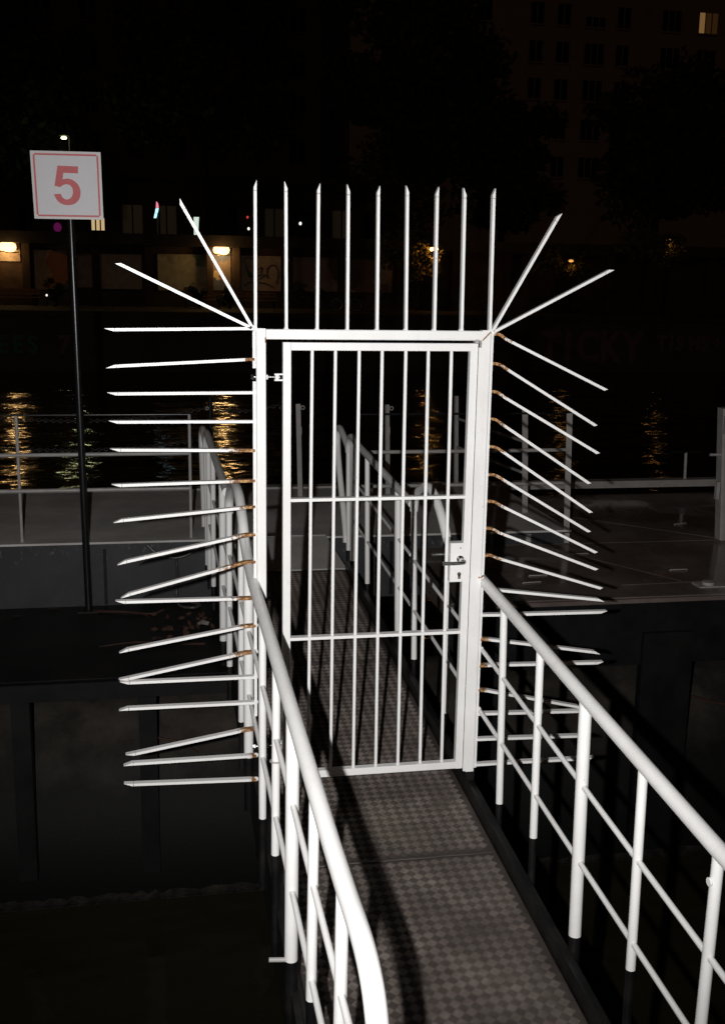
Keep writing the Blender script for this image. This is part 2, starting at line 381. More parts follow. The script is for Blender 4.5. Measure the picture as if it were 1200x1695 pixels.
for x in (-9.5, -7.68, -5.38, -4.13, -1.32, 1.88, 3.28, 6.08, 9.25, 12.4, 15.5, 18.6, 21.7, 24.8, 27.9, 31):
    w = .17 if x in (-5.38, 1.88) else .2
    MB().box(x-w, x+w, 56.15, 56.62, PZ-.2, UZ-.62).build('pillar', 'pillar', emb)
# strokes of the pale cartoon-like mural: abstract curves and one green patch
def stroke(pts, w, mat='bark'):
    MB().tube([(x, 56.515, z) for x, z in smoothpath([(a, b, 0) for a, b in pts], 4) and [(p.x, p.y) for p in smoothpath([(a, b, 0) for a, b in pts], 4)]], w, 6).build('painted_line', mat, emb)
MB().poly([(3.7, 56.50, 3.35), (4.0, 56.50, 2.75), (4.25, 56.50, 2.55), (4.85, 56.50, 2.62), (4.6, 56.50, 2.48), (3.98, 56.50, 2.4), (3.86, 56.50, 2.8)], (0, .015, 0)).build('painted_patch', 'graffiti_green', emb)
stroke([(3.7, 3.35), (4.0, 3.5), (4.35, 3.3)], .02); stroke([(4.2, 3.0), (4.45, 2.85), (4.7, 2.95), (4.62, 2.65)], .025)
stroke([(5.0, 2.4), (5.0, 2.9), (5.35, 3.1), (5.6, 2.7), (5.5, 2.1)], .025); stroke([(3.75, 1.95), (4.1, 2.15), (4.9, 2.1), (5.3, 1.9)], .03); stroke([(4.1, 2.3), (4.6, 2.35), (4.9, 2.6)], .02)

# ------------------------------------------------------------------ buildings behind
def block(name, label, x0, x1, y, z1, wins, mat, lit=(), depth=12, z0=UZ-.06):
    b = thing(name, ((x0+x1)/2, y, z0), label, 'building')
    MB().box(x0, x1, y, y+depth, z0, z1).build('wall', mat, b)
    MB().box(x0-.4, x1+.4, y-.5, y+depth+.4, z1, z1+.45).build('cornice', mat, b)
    for (x, z, w, h, k) in wins:
        f = MB(); f.box(x-w/2-.09, x+w/2+.09, y-.10, y-.003, z-h/2-.15, z-h/2-.002); f.box(x-w/2-.09, x+w/2+.09, y-.07, y-.003, z+h/2, z+h/2+.09)
        for i in range(k+1):
            xx = x-w/2+w*i/k; f.box(xx-.05, xx+.05, y-.07, y-.003, z-h/2, z+h/2)
        win = f.build('window', mat, b)
        for i in range(k):
            a, c = x-w/2+w*i/k+.05, x-w/2+w*(i+1)/k-.05
            m = 'glass'
            for (lx, lz, lm, idx) in lit:
                if abs(lx-x) < .3 and abs(lz-z) < .3 and (idx is None or i in idx): m = lm
            MB().box(a, c, y-.04, y-.004, z-h/2, z+h/2).build('pane', m, win)
    return b
wins = []
for zr_ in (12.9, 16.2, 19.6, 22.75, 25.95, 29.2):
    for xw, w, k in ((19.5, 1.3, 2), (23.5, 1.9, 3), (28.0, 1.3, 2), (32.8, 1.3, 2), (35.3, 1.3, 2), (38.3, 1.9, 3), (41.0, 1.3, 2), (45.6, 1.9, 3), (49.2, 1.9, 3), (53.2, 1.3, 2), (56.5, 1.9, 3)):
        wins.append((xw, zr_+(.0 if abs(xw-38.3) > .1 or zr_ != 25.95 else -.5), w, 1.75 if not (abs(xw-38.3) < .1 and zr_ == 25.95) else .8, k))
block('apartment_block', 'tall plastered apartment block with one lit window above the trees', 16, 60, 95, 33, wins, 'plaster',
      [(49.2, 25.95, 'win_gold', (0,)), (49.2, 25.95, 'win_amber', (1, 2))])
wins = [(x, z, 1.4, 1.9, 2) for x in (-9.5, -6, -2.5, 1, 4.5, 8, 11) for z in (9.5, 13, 16.5, 20, 23.5, 27)]
block('tenement_house', 'dark brown tenement house hardly seen above the arcade', -12, 13, 92, 30.5, wins, 'plaster_dark')
wins = [(x, 6.35, 1.5, 2.1, 2) for x in (-9.8, -2.6, -.2, 4.2, 7.6, 10.2, 12.6, 15.0)]+[(-5.03, 6.0, 1.0, .85, 3), (2.0, 6.0, .62, 1.35, 1)]
block('street_pavilion', 'low dark street front with two small lit windows above the arcade', -16, 17, 78, 9.2, wins, 'plaster_dark',
      [(-5.03, 6.0, 'win_warm', None), (2.0, 6.0, 'win_pale', None), (-2.6, 6.35, 'win_dim', None), (-.2, 6.35, 'win_dim', None), (7.6, 6.35, 'win_dim', None), (12.6, 6.35, 'win_dim', None)], 9)

# ------------------------------------------------------------------ trees
def tree(loc, top, crown, rad, n, leaf, label, mat='leaf', clumps=26, group='trees on the far bank'):
    t = thing('tree', loc, label, 'tree', group); loc = Vector(loc); cc = Vector(crown)
    g = MB(); fork = Vector((loc.x+.1, loc.y, loc.z+(cc.z-rad[2]*.6-loc.z)*.9))
    r0 = max(.06, (top-loc.z)*.018)
    g.tube([loc-Vector((0, 0, .15)), loc.lerp(fork, .5)+Vector((.06, .03, 0)), fork], r0, 9, rs=[r0*1.3, r0, r0*.85])
    for k in range(7):
        a = 2*math.pi*k/7+rng.random(); e = cc+Vector((rad[0]*.6*math.cos(a), rad[1]*.6*math.sin(a), rad[2]*(.5*rng.random()-.05)))
        md = fork.lerp(e, .5)+Vector((0, 0, .15*rad[2])); g.tube([fork, md, e], r0, 6, rs=[r0*.7, r0*.4, r0*.12])
    g.build('trunk', 'bark', t, True)
    c = rng.normal(size=(clumps, 3)); c /= np.linalg.norm(c, axis=1)[:, None]; c *= (rng.random(clumps)**.4)[:, None]*.85
    c = c*np.array(rad)+np.array(crown); cr = (.16+.22*rng.random(clumps))*min(rad)*1.3
    idx = rng.integers(0, clumps, n); d = rng.normal(size=(n, 3)); d /= np.linalg.norm(d, axis=1)[:, None]
    p = c[idx]+d*(cr[idx]*rng.random(n)**.45)[:, None]*np.array([1.15, 1, .85])
    a = rng.normal(size=(n, 3)); a /= np.linalg.norm(a, axis=1)[:, None]; b = rng.normal(size=(n, 3)); b -= a*(a*b).sum(1)[:, None]; b /= np.linalg.norm(b, axis=1)[:, None]
    L = leaf*(.6+.8*rng.random(n))[:, None]
    v = np.empty((n, 4, 3)); v[:, 0] = p-a*L; v[:, 1] = p-b*L*.5; v[:, 2] = p+a*L; v[:, 3] = p+b*L*.5
    v = v.reshape(-1, 3)-np.array(loc)
    me = bpy.data.meshes.new('crown'); me.from_pydata(v.tolist(), [], np.arange(4*n).reshape(n, 4).tolist()); me.materials.append(M[mat])
    o = bpy.data.objects.new('crown', me); C.objects.link(o); o.parent = t
    return t
tree((13.5, 60, UZ-.05), 20, (13.5, 60, 13.0), (6.8, 4.5, 7.6), 16000, .26, 'broad black tree crown filling the sky above the gate', clumps=44)
tree((20.5, 64, UZ-.05), 15, (20.8, 64, 9.5), (4.2, 4, 4.6), 9000, .26, 'dark round tree between the gate and the apartment block')
tree((28.5, 59, UZ-.05), 17, (29.5, 59, 10.4), (6.6, 4.5, 4.9), 14000, .25, 'bushy black tree in front of the apartment block, at the right edge', clumps=40)
tree((2.0, 68, UZ-.05), 20, (2.5, 68, 14.5), (6.5, 4.5, 6.6), 12000, .28, 'tall black tree behind the arcade, above the lit niche', clumps=36)
tree((-8.5, 70, UZ-.05), 18, (-9, 70, 14), (5.5, 4.5, 6.5), 10000, .28, 'tall black tree behind the sign at the left edge', clumps=34)
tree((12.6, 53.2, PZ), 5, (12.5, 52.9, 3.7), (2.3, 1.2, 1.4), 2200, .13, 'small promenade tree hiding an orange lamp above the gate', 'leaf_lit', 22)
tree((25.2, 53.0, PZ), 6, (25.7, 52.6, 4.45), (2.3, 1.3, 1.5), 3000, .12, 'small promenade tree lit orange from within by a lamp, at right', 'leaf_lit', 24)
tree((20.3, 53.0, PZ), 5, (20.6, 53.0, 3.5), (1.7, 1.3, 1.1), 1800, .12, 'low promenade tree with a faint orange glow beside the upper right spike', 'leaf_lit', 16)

def shrub(x, y, rx, h, label):
    t = tree((x, y, PZ), PZ+h, (x, y, PZ+h*.55), (rx, .5, h*.5), 900, .07, label, 'leaf', 14, 'shrubs on the promenade'); t.name = 'shrub'; t['category'] = 'shrub'
shrub(-6.15, 54.3, .75, 1.35, 'dark shrub in front of the colourful mural by the sign pole')
shrub(1.15, 54.4, .65, 1.25, 'dark shrub in front of the greenish mural')
shrub(2.75, 54.5, .7, 1.15, 'dark shrub below the bright lamp niche')
shrub(7.3, 54.4, .9, 1.3, 'dark shrub in front of the dim mural above the gate')
# ------------------------------------------------------------------ lamps of the far bank
def point(name, loc, w, col, r, parent):
    d = bpy.data.lights.new(name, 'POINT'); d.energy = w; d.color = col; d.shadow_soft_size = r
    o = bpy.data.objects.new(name, d); C.objects.link(o); o.location = Vector(loc)-Vector(ORG[parent.name]); o.parent = parent
def street_lamp(x, y, z0, z, label, mat, w, col, arm=.5, rad=.17):
    t = thing('street_lamp', (x, y, z0), label, 'street lamp', 'street lamps on the far bank')
    MB().tube([(x, y, z0), (x, y, z0+1), (x, y, z+.25)], .06, 10, rs=[.09, .06, .045]).build('lamp_post', 'black_steel', t, True)
    MB().tube(smoothpath([(x, y, z+.2), (x-arm*.3, y-arm*.4, z+.36), (x-arm*.5, y-arm, z+.22)]), .03, 8).build('lamp_arm', 'black_steel', t, True)
    MB().ball((x-arm*.5, y-arm, z+.12), .30, .30, .14, 14, 8, -.05).build('lamp_hood', 'black_steel', t, True)
    MB().ball((x-arm*.5, y-arm, z+.02), rad*1.4, rad*1.2, rad*.7).build('lamp_glass', mat, t, True)
    point('lamp_light', (x-arm*.5, y-arm-.1, z-.22), w, col, .25, t)
street_lamp(-5.7, 62.5, UZ-.06, 9.95, 'tall street lamp with pale yellow light above the number sign', 'lamp_green', 35, (.95, .95, .45), .5, .12)
street_lamp(13.5, 52.8, PZ, 4.0, 'orange promenade lamp behind leaves above the gate', 'lamp_orange', 90, (1, .46, .12), .3)
street_lamp(26.7, 53.0, PZ, 4.75, 'orange promenade lamp behind leaves beyond the right spikes', 'lamp_faint', 15, (1, .46, .12), .3, .11)
street_lamp(21.0, 52.6, PZ, 3.55, 'short promenade lamp half hidden by leaves between the orange two', 'lamp_faint', 4, (1, .46, .12), .2, .10)
def wall_lamp(x, z, label, w):
    t = thing('wall_lamp', (x, 56.4, z), label, 'wall lamp', 'wall lamps in the arcade')
    MB().box(x-.5, x+.5, 56.30, 56.5, z+.30, z+.36).box(x-.5, x-.46, 56.30, 56.5, z-.1, z+.3).box(x+.46, x+.5, 56.30, 56.5, z-.1, z+.3).build('housing', 'black_steel', t)
    MB().ball((x, 56.40, z+.05), .45, .13, .30, 16, 8).build('lamp_glass', 'lamp_warm', t, True)
    MB().tube(smoothpath([(x-.75, 56.2, z-.22), (x-.3, 56.15, z-.17), (x+.1, 56.15, z-.24), (x+.6, 56.2, z-.2)]), .035, 6).build('bracket', 'bark', t, True)
    point('lamp_light', (x, 55.88, z-.28), w, (1, .60, .22), .27, t)
wall_lamp(2.5, 3.8, 'bright warm wall lamp in the arcade behind the slanting left spike', 66)
wall_lamp(-8.6, 3.72, 'bright warm wall lamp at the left edge of the arcade', 36)

# small far lights and signs
def small_light(name, x, y, z, r, mat, label, cat, z0):
    t = thing(name, (x, y, z0), label, cat)
    MB().tube([(x, y+.05, z0), (x, y+.05, z)], .03, 6).build('pole', 'black_steel', t)
    MB().ball((x, y, z), r, r*.6, r*1.2, 10, 6).build('lamp_glass', mat, t, True)
small_light('marker_light', 7.5, 62, 5.62, .085, 'led_white', 'tiny white light on the upper street behind the top spikes', 'light', UZ-.06)
small_light('marker_light', 5.6, 77.6, 6.74, .08, 'led_red', 'tiny red light beside the first upright spike', 'light', UZ-.06)
small_light('marker_light', 5.63, 77.0, 5.9, .09, 'led_white', 'small white light below the tiny red one', 'light', UZ-.06)
small_light('marker_light', -6.55, 54.6, 1.35, .05, 'led_white', 'tiny white light low on the promenade beside the sign pole', 'light', PZ)
small_light('club_sign', -7.8, 77.5, 5.7, .28, 'sign_magenta', 'round magenta glowing sign just below the number sign', 'sign', UZ-.06)
t = thing('neon_sign', (-.9, 62, UZ-.06), 'slanting neon sign, red at its top and cyan below, beside the slanting spike', 'sign')
MB().tube([(-.75, 62.12, UZ-.06), (-.75, 62.12, 6.9)], .05, 8).build('pole', 'black_steel', t)
MB().poly([(-.93, 62, 6.28), (-.76, 62, 6.30), (-.80, 62, 6.55), (-.90, 62, 6.66)], (0, .08, 0)).build('red_panel', 'sign_red', t)
MB().poly([(-.99, 62, 6.0), (-.83, 62, 6.02), (-.77, 62, 6.27), (-.94, 62, 6.25)], (0, .08, 0)).build('cyan_panel', 'sign_cyan', t)
MB().poly([(-1.06, 62, 5.72), (-.92, 62, 5.72), (-.85, 62, 5.98), (-1.0, 62, 5.98)], (0, .08, 0)).build('cyan_panel', 'sign_cyan', t)

# ------------------------------------------------------------------ benches and bicycle on the promenade
def bench(x, y, w, label):
    t = thing('bench', (x, y, PZ), label, 'bench', 'benches along the arcade')
    for k in range(3): MB().box(x-w/2, x+w/2, y-.25+.17*k, y-.11+.17*k, PZ+.42, PZ+.46).build('seat_plank', 'plank', t)
    for k in range(2): MB().box(x-w/2, x+w/2, y+.26, y+.30, PZ+.58+.17*k, PZ+.71+.17*k).build('back_plank', 'plank', t)
    for sx in (-.42, .42):
        MB().box(x+sx*w-.03, x+sx*w+.03, y-.24, y+.25, PZ, PZ+.415).box(x+sx*w-.03, x+sx*w+.03, y+.31, y+.35, PZ, PZ+.9).build('leg', 'black_steel', t)
bench(-8.1, 55.0, 2.3, 'wooden bench under the lamp at the left edge')
bench(1.4, 55.0, 2.1, 'wooden bench below the greenish mural')
bench(4.3, 55.1, 2.2, 'wooden bench below the pale mural with curved lines')
b = thing('bicycle', (8.65, 52, PZ), 'parked bicycle with pale wheel rims on the promenade', 'bicycle')
for x in (8.14, 9.15):
    wh = MB().ring((x, 52, PZ+.34), (0, 1, .06), .325, .018, 28, 6).build('wheel', 'black_steel', b, True)
    MB().ring((x, 51.985, PZ+.34), (0, 1, .06), .295, .012, 28, 6).build('rim', 'rim_metal', wh, True)
g = MB()
for p, q in (((8.14, .34), (8.45, .82)), ((8.45, .82), (8.62, .30)), ((8.62, .30), (8.14, .34)), ((8.45, .80), (9.02, .78)), ((8.62, .30), (9.0, .72)), ((9.15, .34), (8.98, .95))):
    g.tube([(p[0], 52, PZ+p[1]), (q[0], 52, PZ+q[1])], .018, 8)
g.build('frame', 'pole_black', b, True)
MB().box(8.32, 8.56, 51.94, 52.06, PZ+.88, PZ+.94).tube([(8.45, 52, PZ+.8), (8.44, 52, PZ+.9)], .014, 6).build('saddle', 'black_steel', b)
MB().tube([(8.95, 51.75, PZ+1.0), (8.98, 52, PZ+.96), (8.95, 52.25, PZ+1.0)], .014, 6).build('handlebar', 'steel_grey', b)

# ================================================================== GANGWAY
S = .0502
gw = thing('gangway', (0, 0, 0), 'dark checker plate gangway running under the white gate to the pontoon', 'gangway')
seams = [-3.14, -.49, 1.62, 3.42]
def fz(y): return S*y
for a, b_ in zip(seams[:-1], seams[1:]):
    g = MB(); y0, y1 = a+.001, b_-.001
    vs = [(x, y, fz(y)+dz) for x in (-.462, .462) for y in (y0, y1) for dz in (-.006, 0)]
    g.add(vs, [(0, 1, 3, 2), (4, 6, 7, 5), (0, 4, 5, 1), (2, 3, 7, 6), (0, 2, 6, 4), (1, 5, 7, 3)]); g.build('tread_plate', 'tread', gw)
for y in seams[1:3]:
    pts = [(x, y+.002*math.sin(x*31), fz(y)+.0015) for x in np.linspace(-.45, .45, 26)]
    MB().tube(pts, .0026, 6).build('weld_bead', 'tread', gw, True)
# raised ribs of the checker plate: groups of five, alternately turned
cell = .033; rib = []; c45 = math.sqrt(.5)
NU = int(4.2/cell)
RIBS = ([], [], [], [])
for i in range(-NU, NU):
    for j in range(-NU, NU):
        u = (i+.5)*cell; v = (j+.5)*cell
        x = (u-v)*c45; y = (u+v)*c45+.2
        if abs(x) > .442 or y < -3.1 or y > 3.38 or any(abs(y-s_) < .014 for s_ in seams): continue
        ax = (c45, c45) if (i+j) % 2 == 0 else (-c45, c45); pr = (-ax[1], ax[0])
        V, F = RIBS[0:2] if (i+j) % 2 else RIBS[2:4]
        for k in range(5):
            o_ = (k-2)*cell*.197; hl = cell*.485; hw = cell*.056
            cx, cy = x+pr[0]*o_, y+pr[1]*o_
            n0 = len(V)
            for (la, wa, h) in ((-hl, -hw, 0), (hl, -hw, 0), (hl, hw, 0), (-hl, hw, 0), (-hl*.93, -hw*.4, .003), (hl*.93, -hw*.4, .003), (hl*.93, hw*.4, .003), (-hl*.93, hw*.4, .003)):
                px, py = cx+ax[0]*la+pr[0]*wa, cy+ax[1]*la+pr[1]*wa
                V.append((px, py, S*py+h))
            F += [(n0+4, n0+5, n0+6, n0+7), (n0, n0+1, n0+5, n0+4), (n0+1, n0+2, n0+6, n0+5), (n0+2, n0+3, n0+7, n0+6), (n0+3, n0, n0+4, n0+7)]
for V, F, m in ((RIBS[0], RIBS[1], 'tread'), (RIBS[2], RIBS[3], 'tread_lit')):  # ribs turned one way get the brighter colour, as if catching light
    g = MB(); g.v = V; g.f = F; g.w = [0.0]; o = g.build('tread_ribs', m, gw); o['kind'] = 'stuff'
for sx in (-1, 1):
    g = MB(); xs = sorted((sx*.466, sx*.505)); vs = [(x, y, fz(y)+dz) for x in xs for y in (-3.14, 3.42) for dz in (-.22, .062)]
    g.add(vs, [(0, 1, 3, 2), (4, 6, 7, 5), (0, 4, 5, 1), (2, 3, 7, 6), (0, 2, 6, 4), (1, 5, 7, 3)]); g.build('kerb_beam', 'stringer_black', gw)
    MB().bar((sx*.474, -3.1, fz(-3.1)+.064), (sx*.474, 3.38, fz(3.38)+.064), .014, .008).build('kerb_lip', 'stringer_black', gw)
    MB().bar((sx*.40, -3.1, fz(-3.1)-.12), (sx*.40, 3.4, fz(3.4)-.12), .06, .16).build('girder', 'black_steel', gw)
    MB().box(*sorted((sx*.468, sx*.503)), .002, .038, .066, .112).build('post_foot', 'stringer_black', gw)
g = MB(); g.add([(-.45, 3.40, .185), (.475, 3.40, .185), (.40, 3.99, .308), (-.45, 3.99, .308), (-.45, 3.40, .176), (.475, 3.40, .176), (.40, 3.99, .302), (-.45, 3.99, .302)],
      [(0, 1, 2, 3), (7, 6, 5, 4), (0, 4, 5, 1), (1, 5, 6, 2), (2, 6, 7, 3), (3, 7, 4, 0)])
g.build('landing_flap', 'flap_grey', gw)
MB().bar((-.45, 3.397, .186), (.46, 3.397, .186), .006, .008).build('flap_edge', 'steel_grey', gw)
MB().bar((-.45, 3.99, .311), (.40, 3.99, .311), .012, .008).build('flap_hinge', 'steel_grey', gw)

# ------------------------------------------------------------------ gangway railings
xR = lambda y: .52
xL = lambda y: -.516-.010*y
def railing(name, label, xf, rails, bals, mids, black=True):
    """rails: list of (y,z) paths; bals: (ytop, ztop, ybot, zbot, r); mids: list of (z(y), [y stations])"""
    y0 = bals[0][2]; t = thing(name, (xf(y0), y0, fz(y0)), label, 'railing', 'white tube railings of the gangway')
    for pth in rails:
        MB().tube([(xf(y), y, z) for y, z in pth], .0245, 18).build('handrail', 'white', t, True)
    for (yt, zt, yb, zb, r) in bals:
        MB().tube([(xf(yb), yb, zb), (xf(yt), yt, zt)], r, 16).build('baluster', 'white', t, True)
        if black:
            MB().tube([(xf(yb), yb-.004, fz(yb)-.16), (xf(yb), yb, zb-.001)], r*.97, 14).build('baluster_foot', 'stringer_black', t, True)
    for zf_, ys in mids:
        for a, b_ in zip(ys[:-1], ys[1:]):
            MB().tube([(xf(a), a+.012, zf_(a+.012)), (xf(b_), b_-.012, zf_(b_-.012))], .0098, 12).build('mid_rail', 'white', t, True)
    return t
def rp(pts): return [(p.x, p.y) for p in smoothpath([(a, b, 0) for a, b in pts], 5)]
hoopN = rp([(-2.68, .48), (-2.675, .68), (-2.65, .79), (-2.59, .862), (-2.48, .885), (-2.30, .882)])
zr = lambda y: 1.012+.058*y
right_near = railing('gangway_railing', 'white tube railing in the right foreground, running past the gate post', xR,
    [hoopN[:-2]+[(-2.15, zr(-2.15)), (-1.2, zr(-1.2)), (.55, zr(.55)+.006)]+rp([(.667, 1.054), (.747, 1.115), (.841, 1.174), (.978, 1.233), (1.114, 1.247), (1.264, 1.208), (1.389, 1.139), (1.424, 1.051)])],
    [(-.275, .98, -.33, .116, .0155), (-.735, .955, -.766, .19, .0155), (-1.20, .93, -1.231, .06, .0225), (-1.665, .905, -1.68, .232, .0155), (-2.13, .88, -2.115, .18, .0165), (-2.68, .49, -2.69, .0, .0225),
     (.655, 1.04, .589, .159, .0155), (1.424, 1.055, 1.325, .19, .0175)],
    [(lambda y: .700+(.058 if y < 0 else .047)*y, [-2.67, -2.12, -1.67, -1.215, -.75, -.30, .012, .62, 1.39]), (lambda y: .408+.050*y, [-2.67, -2.12, -1.68, -1.225, -.76, -.32, .012, .60, 1.36])])
zf1 = lambda y: 1.018+.0425*y
right_far = railing('gangway_railing', 'white tube railing seen through the right half of the barred door', xR,
    [[(1.46, zf1(1.46)), (2.4, zf1(2.4)), (3.2, zf1(3.2))]+rp([(3.32, 1.158), (3.45, 1.178), (3.56, 1.172), (3.635, 1.12), (3.655, 1.04)]),
     rp([(3.66, 1.07), (3.85, 1.125), (4.02, 1.165), (4.13, 1.165), (4.18, 1.11), (4.16, .98), (4.05, .80), (3.86, .56), (3.74, .40), (3.71, .31)])],
    [(1.851, 1.08, 1.758, .217, .0225), (2.876, 1.12, 2.792, .233, .0175), (3.45, 1.155, 3.391, .246, .021), (3.655, 1.05, 3.586, .279, .0185)],
    [(lambda y: .711+.0443*y, [1.46, 1.81, 2.85, 3.44]), (lambda y: .425+.039*y, [1.43, 1.79, 2.82, 3.42])])
zl = lambda y: 1.042+.082*y
left_near = railing('gangway_railing', 'white tube railing in the left foreground, curving down at its near end', xL,
    [rp([(-2.68, .55), (-2.675, .72), (-2.65, .83), (-2.59, .912), (-2.48, .949), (-2.30, .950)])+[(-2.062, .953), (-1.45, .985), (-.65, 1.026), (-.001, 1.050), (.287, 1.098)]+rp([(.444, 1.142), (.538, 1.210), (.742, 1.288), (.95, 1.302), (1.10, 1.285), (1.27, 1.23), (1.40, 1.15), (1.44, 1.06)])],
    [(-.375, 1.02, -.357, .142, .0155), (-.861, .995, -.822, .236, .0155), (-1.315, .975, -1.285, .109, .0225), (-1.775, .95, -1.737, .284, .0155), (-2.225, .93, -2.20, .2, .0165), (-2.68, .56, -2.68, -.02, .0225),
     (.243, 1.08, .285, .125, .0225), (.633, 1.23, .695, .131, .0155), (1.44, 1.07, 1.508, .135, .0175)],
    [(lambda y: .745+.045*y, [-2.67, -2.21, -1.755, -1.30, -.84, -.37, .26, .66, 1.47]), (lambda y: .432+.045*y, [-2.67, -2.20, -1.745, -1.29, -.83, -.36, .28, .68, 1.49])])
left_far = railing('gangway_railing', 'white tube railing behind the left spikes, at the far end of the gangway', xL,
    [[(1.62, 1.14), (2.4, 1.155), (3.02, 1.168)]+rp([(3.3, 1.178), (3.6, 1.19), (3.81, 1.178), (3.92, 1.12), (3.95, 1.02)]),
     rp([(3.95, 1.05), (4.2, 1.12), (4.42, 1.13), (4.58, 1.07), (4.60, .95), (4.5, .75), (4.38, .52), (4.30, .33)])],
    [(1.99, 1.14, 2.063, .104, .0225), (2.96, 1.16, 3.079, .172, .0175), (3.55, 1.16, 3.55, .17, .021), (3.95, 1.03, 3.901, .113, .0185)],
    [(lambda y: .711+.0343*y, [1.55, 2.03, 3.02, 3.52]), (lambda y: .40+.035*y, [1.55, 2.04, 3.04, 3.52])])
# wire tied round a baluster and a short stub pipe
MB().ring((xL(-.86), -.845, .62), (0, .1, 1), .021, .0035, 20, 6).tube(smoothpath([(xL(-.86)+.02, -.85, .62), (xL(-.86)+.045, -.85, .60), (xL(-.86)+.05, -.85, .52), (xL(-.86)+.045, -.86, .45)]), .003, 6).build('tied_wire', 'post_grey', left_near, True)
MB().tube([(xL(-1.29)-.075, -1.29, .118), (xL(-1.29)-.01, -1.29, .112)], .008, 10).build('stub_pipe', 'steel_grey', left_near, True)
MB().tube([(.497, -2.13, .80), (.503, -2.13, .80)], .012, 10).build('bolt_head', 'white', right_near, True)

# ================================================================== SPIKED GATE
gate = thing('spiked_gate', (0, .02, .11), 'white steel gate with a barred door and a fan of spikes', 'gate')
H = 2.132
MB().bar((-.48, .02, .985), (-.48, .02, H-.001), .04, .04, (0, 1, 0), .07).build('post', 'white', gate)
MB().bar((.48, .02, .112), (.48, .02, H-.001), .04, .04, (0, 1, 0), .07).build('post', 'white', gate)
MB().bar((-.459, .02, H-.0205), (.459, .02, H-.0205), .039, .041, (0, 0, 1), .07).build('lintel', 'white', gate)
for x in (-.4805, .4805): MB().box(x-.019, x+.019, .001, .039, H-.002, H+.003).build('post_cap', 'white', gate)
for segs, x in ((((1.972, H-.01), (1.02, 1.917), (.44, .975)), -.5075), (((.125, H-.01),), .5075)):
    for a, b_ in segs:
        MB().box(x-.0065, x+.0065, .010, .030, a, b_).build('welding_strip', 'white', gate)
W_ = .0118
def spike(pts, rust_len, tipd, dep=.027):
    """one spike along pts, slanted tip; rust fades over rust_len from the root"""
    pts = [Vector(p) for p in pts]
    fine = []
    if len(pts) > 2: pts = smoothpath(pts[:-1], 4)+[pts[-1]]
    for a, b_ in zip(pts[:-1], pts[1:]):
        n = max(2, int((b_-a).length/.02)); fine += [a.lerp(b_, k/n) for k in range(n)]
    fine.append(pts[-1]); ln = [0]
    for a, b_ in zip(fine[:-1], fine[1:]): ln.append(ln[-1]+(b_-a).length)
    g = MB(); sec = [(-1, -1), (1, -1), (1, 1), (-1, 1)]; vs = []; w = []; u0 = Vector((0, -1, 0))
    for i, p in enumerate(fine):
        a = (fine[min(i+1, len(fine)-1)]-fine[max(i-1, 0)]).normalized(); sd = a.cross(u0).normalized(); u = sd.cross(a).normalized()
        for sx, sy in sec:
            q = p+sd*sx*W_/2+u*sy*dep/2
            if i == len(fine)-1: q = q+a*(tipd*sx*.5-abs(tipd)*.5)
            if i == len(fine)-2: q = q-a*.022
            vs.append(q)
            w.append(max(0, .50*(1-(ln[i]/rust_len)**1.5)) if rust_len else 0)
    n = len(fine)
    fs = [(i*4+j, i*4+(j+1) % 4, (i+1)*4+(j+1) % 4, (i+1)*4+j) for i in range(n-1) for j in range(4)]+[(3, 2, 1, 0), tuple((n-1)*4+j for j in range(4))]
    g.add(vs, fs, w); o = g.build('spike', 'white', gate)
    r = pts[0]; MB().ball((r.x, r.y, r.z), .013, .012, .011, 8, 5).build('weld_blob', 'white', gate, True)
    return o
YS = .0205
TOP = [((-.502, 2.141), (-.501, 2.720)), ((-.375, 2.142), (-.378, 2.719)), ((-.247, 2.141), (-.245, 2.716)), ((-.120, 2.140), (-.123, 2.715)), ((.006, 2.141), (.001, 2.714)), ((.130, 2.142), (.122, 2.718)), ((.253, 2.143), (.248, 2.717)), ((.372, 2.144), (.365, 2.716)), ((.497, 2.140), (.490, 2.718))]
for k, (a, b_) in enumerate(TOP): spike([(a[0], YS, a[1]-.012), (b_[0], YS, b_[1])], 0, .028*(-1 if k in (1, 3, 5, 7) else 1))
COR = [((-.515, 2.138), (-.804, 2.637)), ((-.518, 2.136), (-1.054, 2.389)), ((.508, 2.132), (.787, 2.628)), ((.512, 2.127), (1.038, 2.401))]
for k, (a, b_) in enumerate(COR): spike([(a[0], YS, a[1]), (b_[0], YS, b_[1])], 0, .02*(1 if k != 1 else -1))
LEFT = [(2.134, -1.107, 2.124, 0), (2.009, -1.105, 1.977, .03), (1.871, -1.104, 1.867, 0), (1.750, -1.102, 1.752, 0), (1.628, -1.099, 1.637, .07), (1.499, -1.098, 1.488, .08), (1.387, -1.096, 1.337, .04), (1.265, -1.086, 1.155, .06), (1.145, -1.076, 1.010, .10),
        (.982, -1.097, .987, .07), (.858, -1.090, .767, .05), (.737, -1.093, .636, .07), (.622, -1.089, .625, 0), (.503, -1.097, .506, 0), (.378, -1.074, .289, .05), (.251, -1.085, .249, .02), (.136, -1.086, .153, .02)]
for k, (z0, x1, z1, ru) in enumerate(LEFT):
    x0 = -.506; d = z1-z0
    pts = [(x0, YS, z0), (x0-.05, YS, z0+d*.02), (x0-.10, YS, z0+d*.12), (x1, YS, z1)] if abs(d) > .07 else [(x0, YS, z0), (x1, YS, z1)]
    spike(pts, ru*2.2, .035*(-1 if k in (1, 6, 7, 8, 10, 15, 13) else 1))
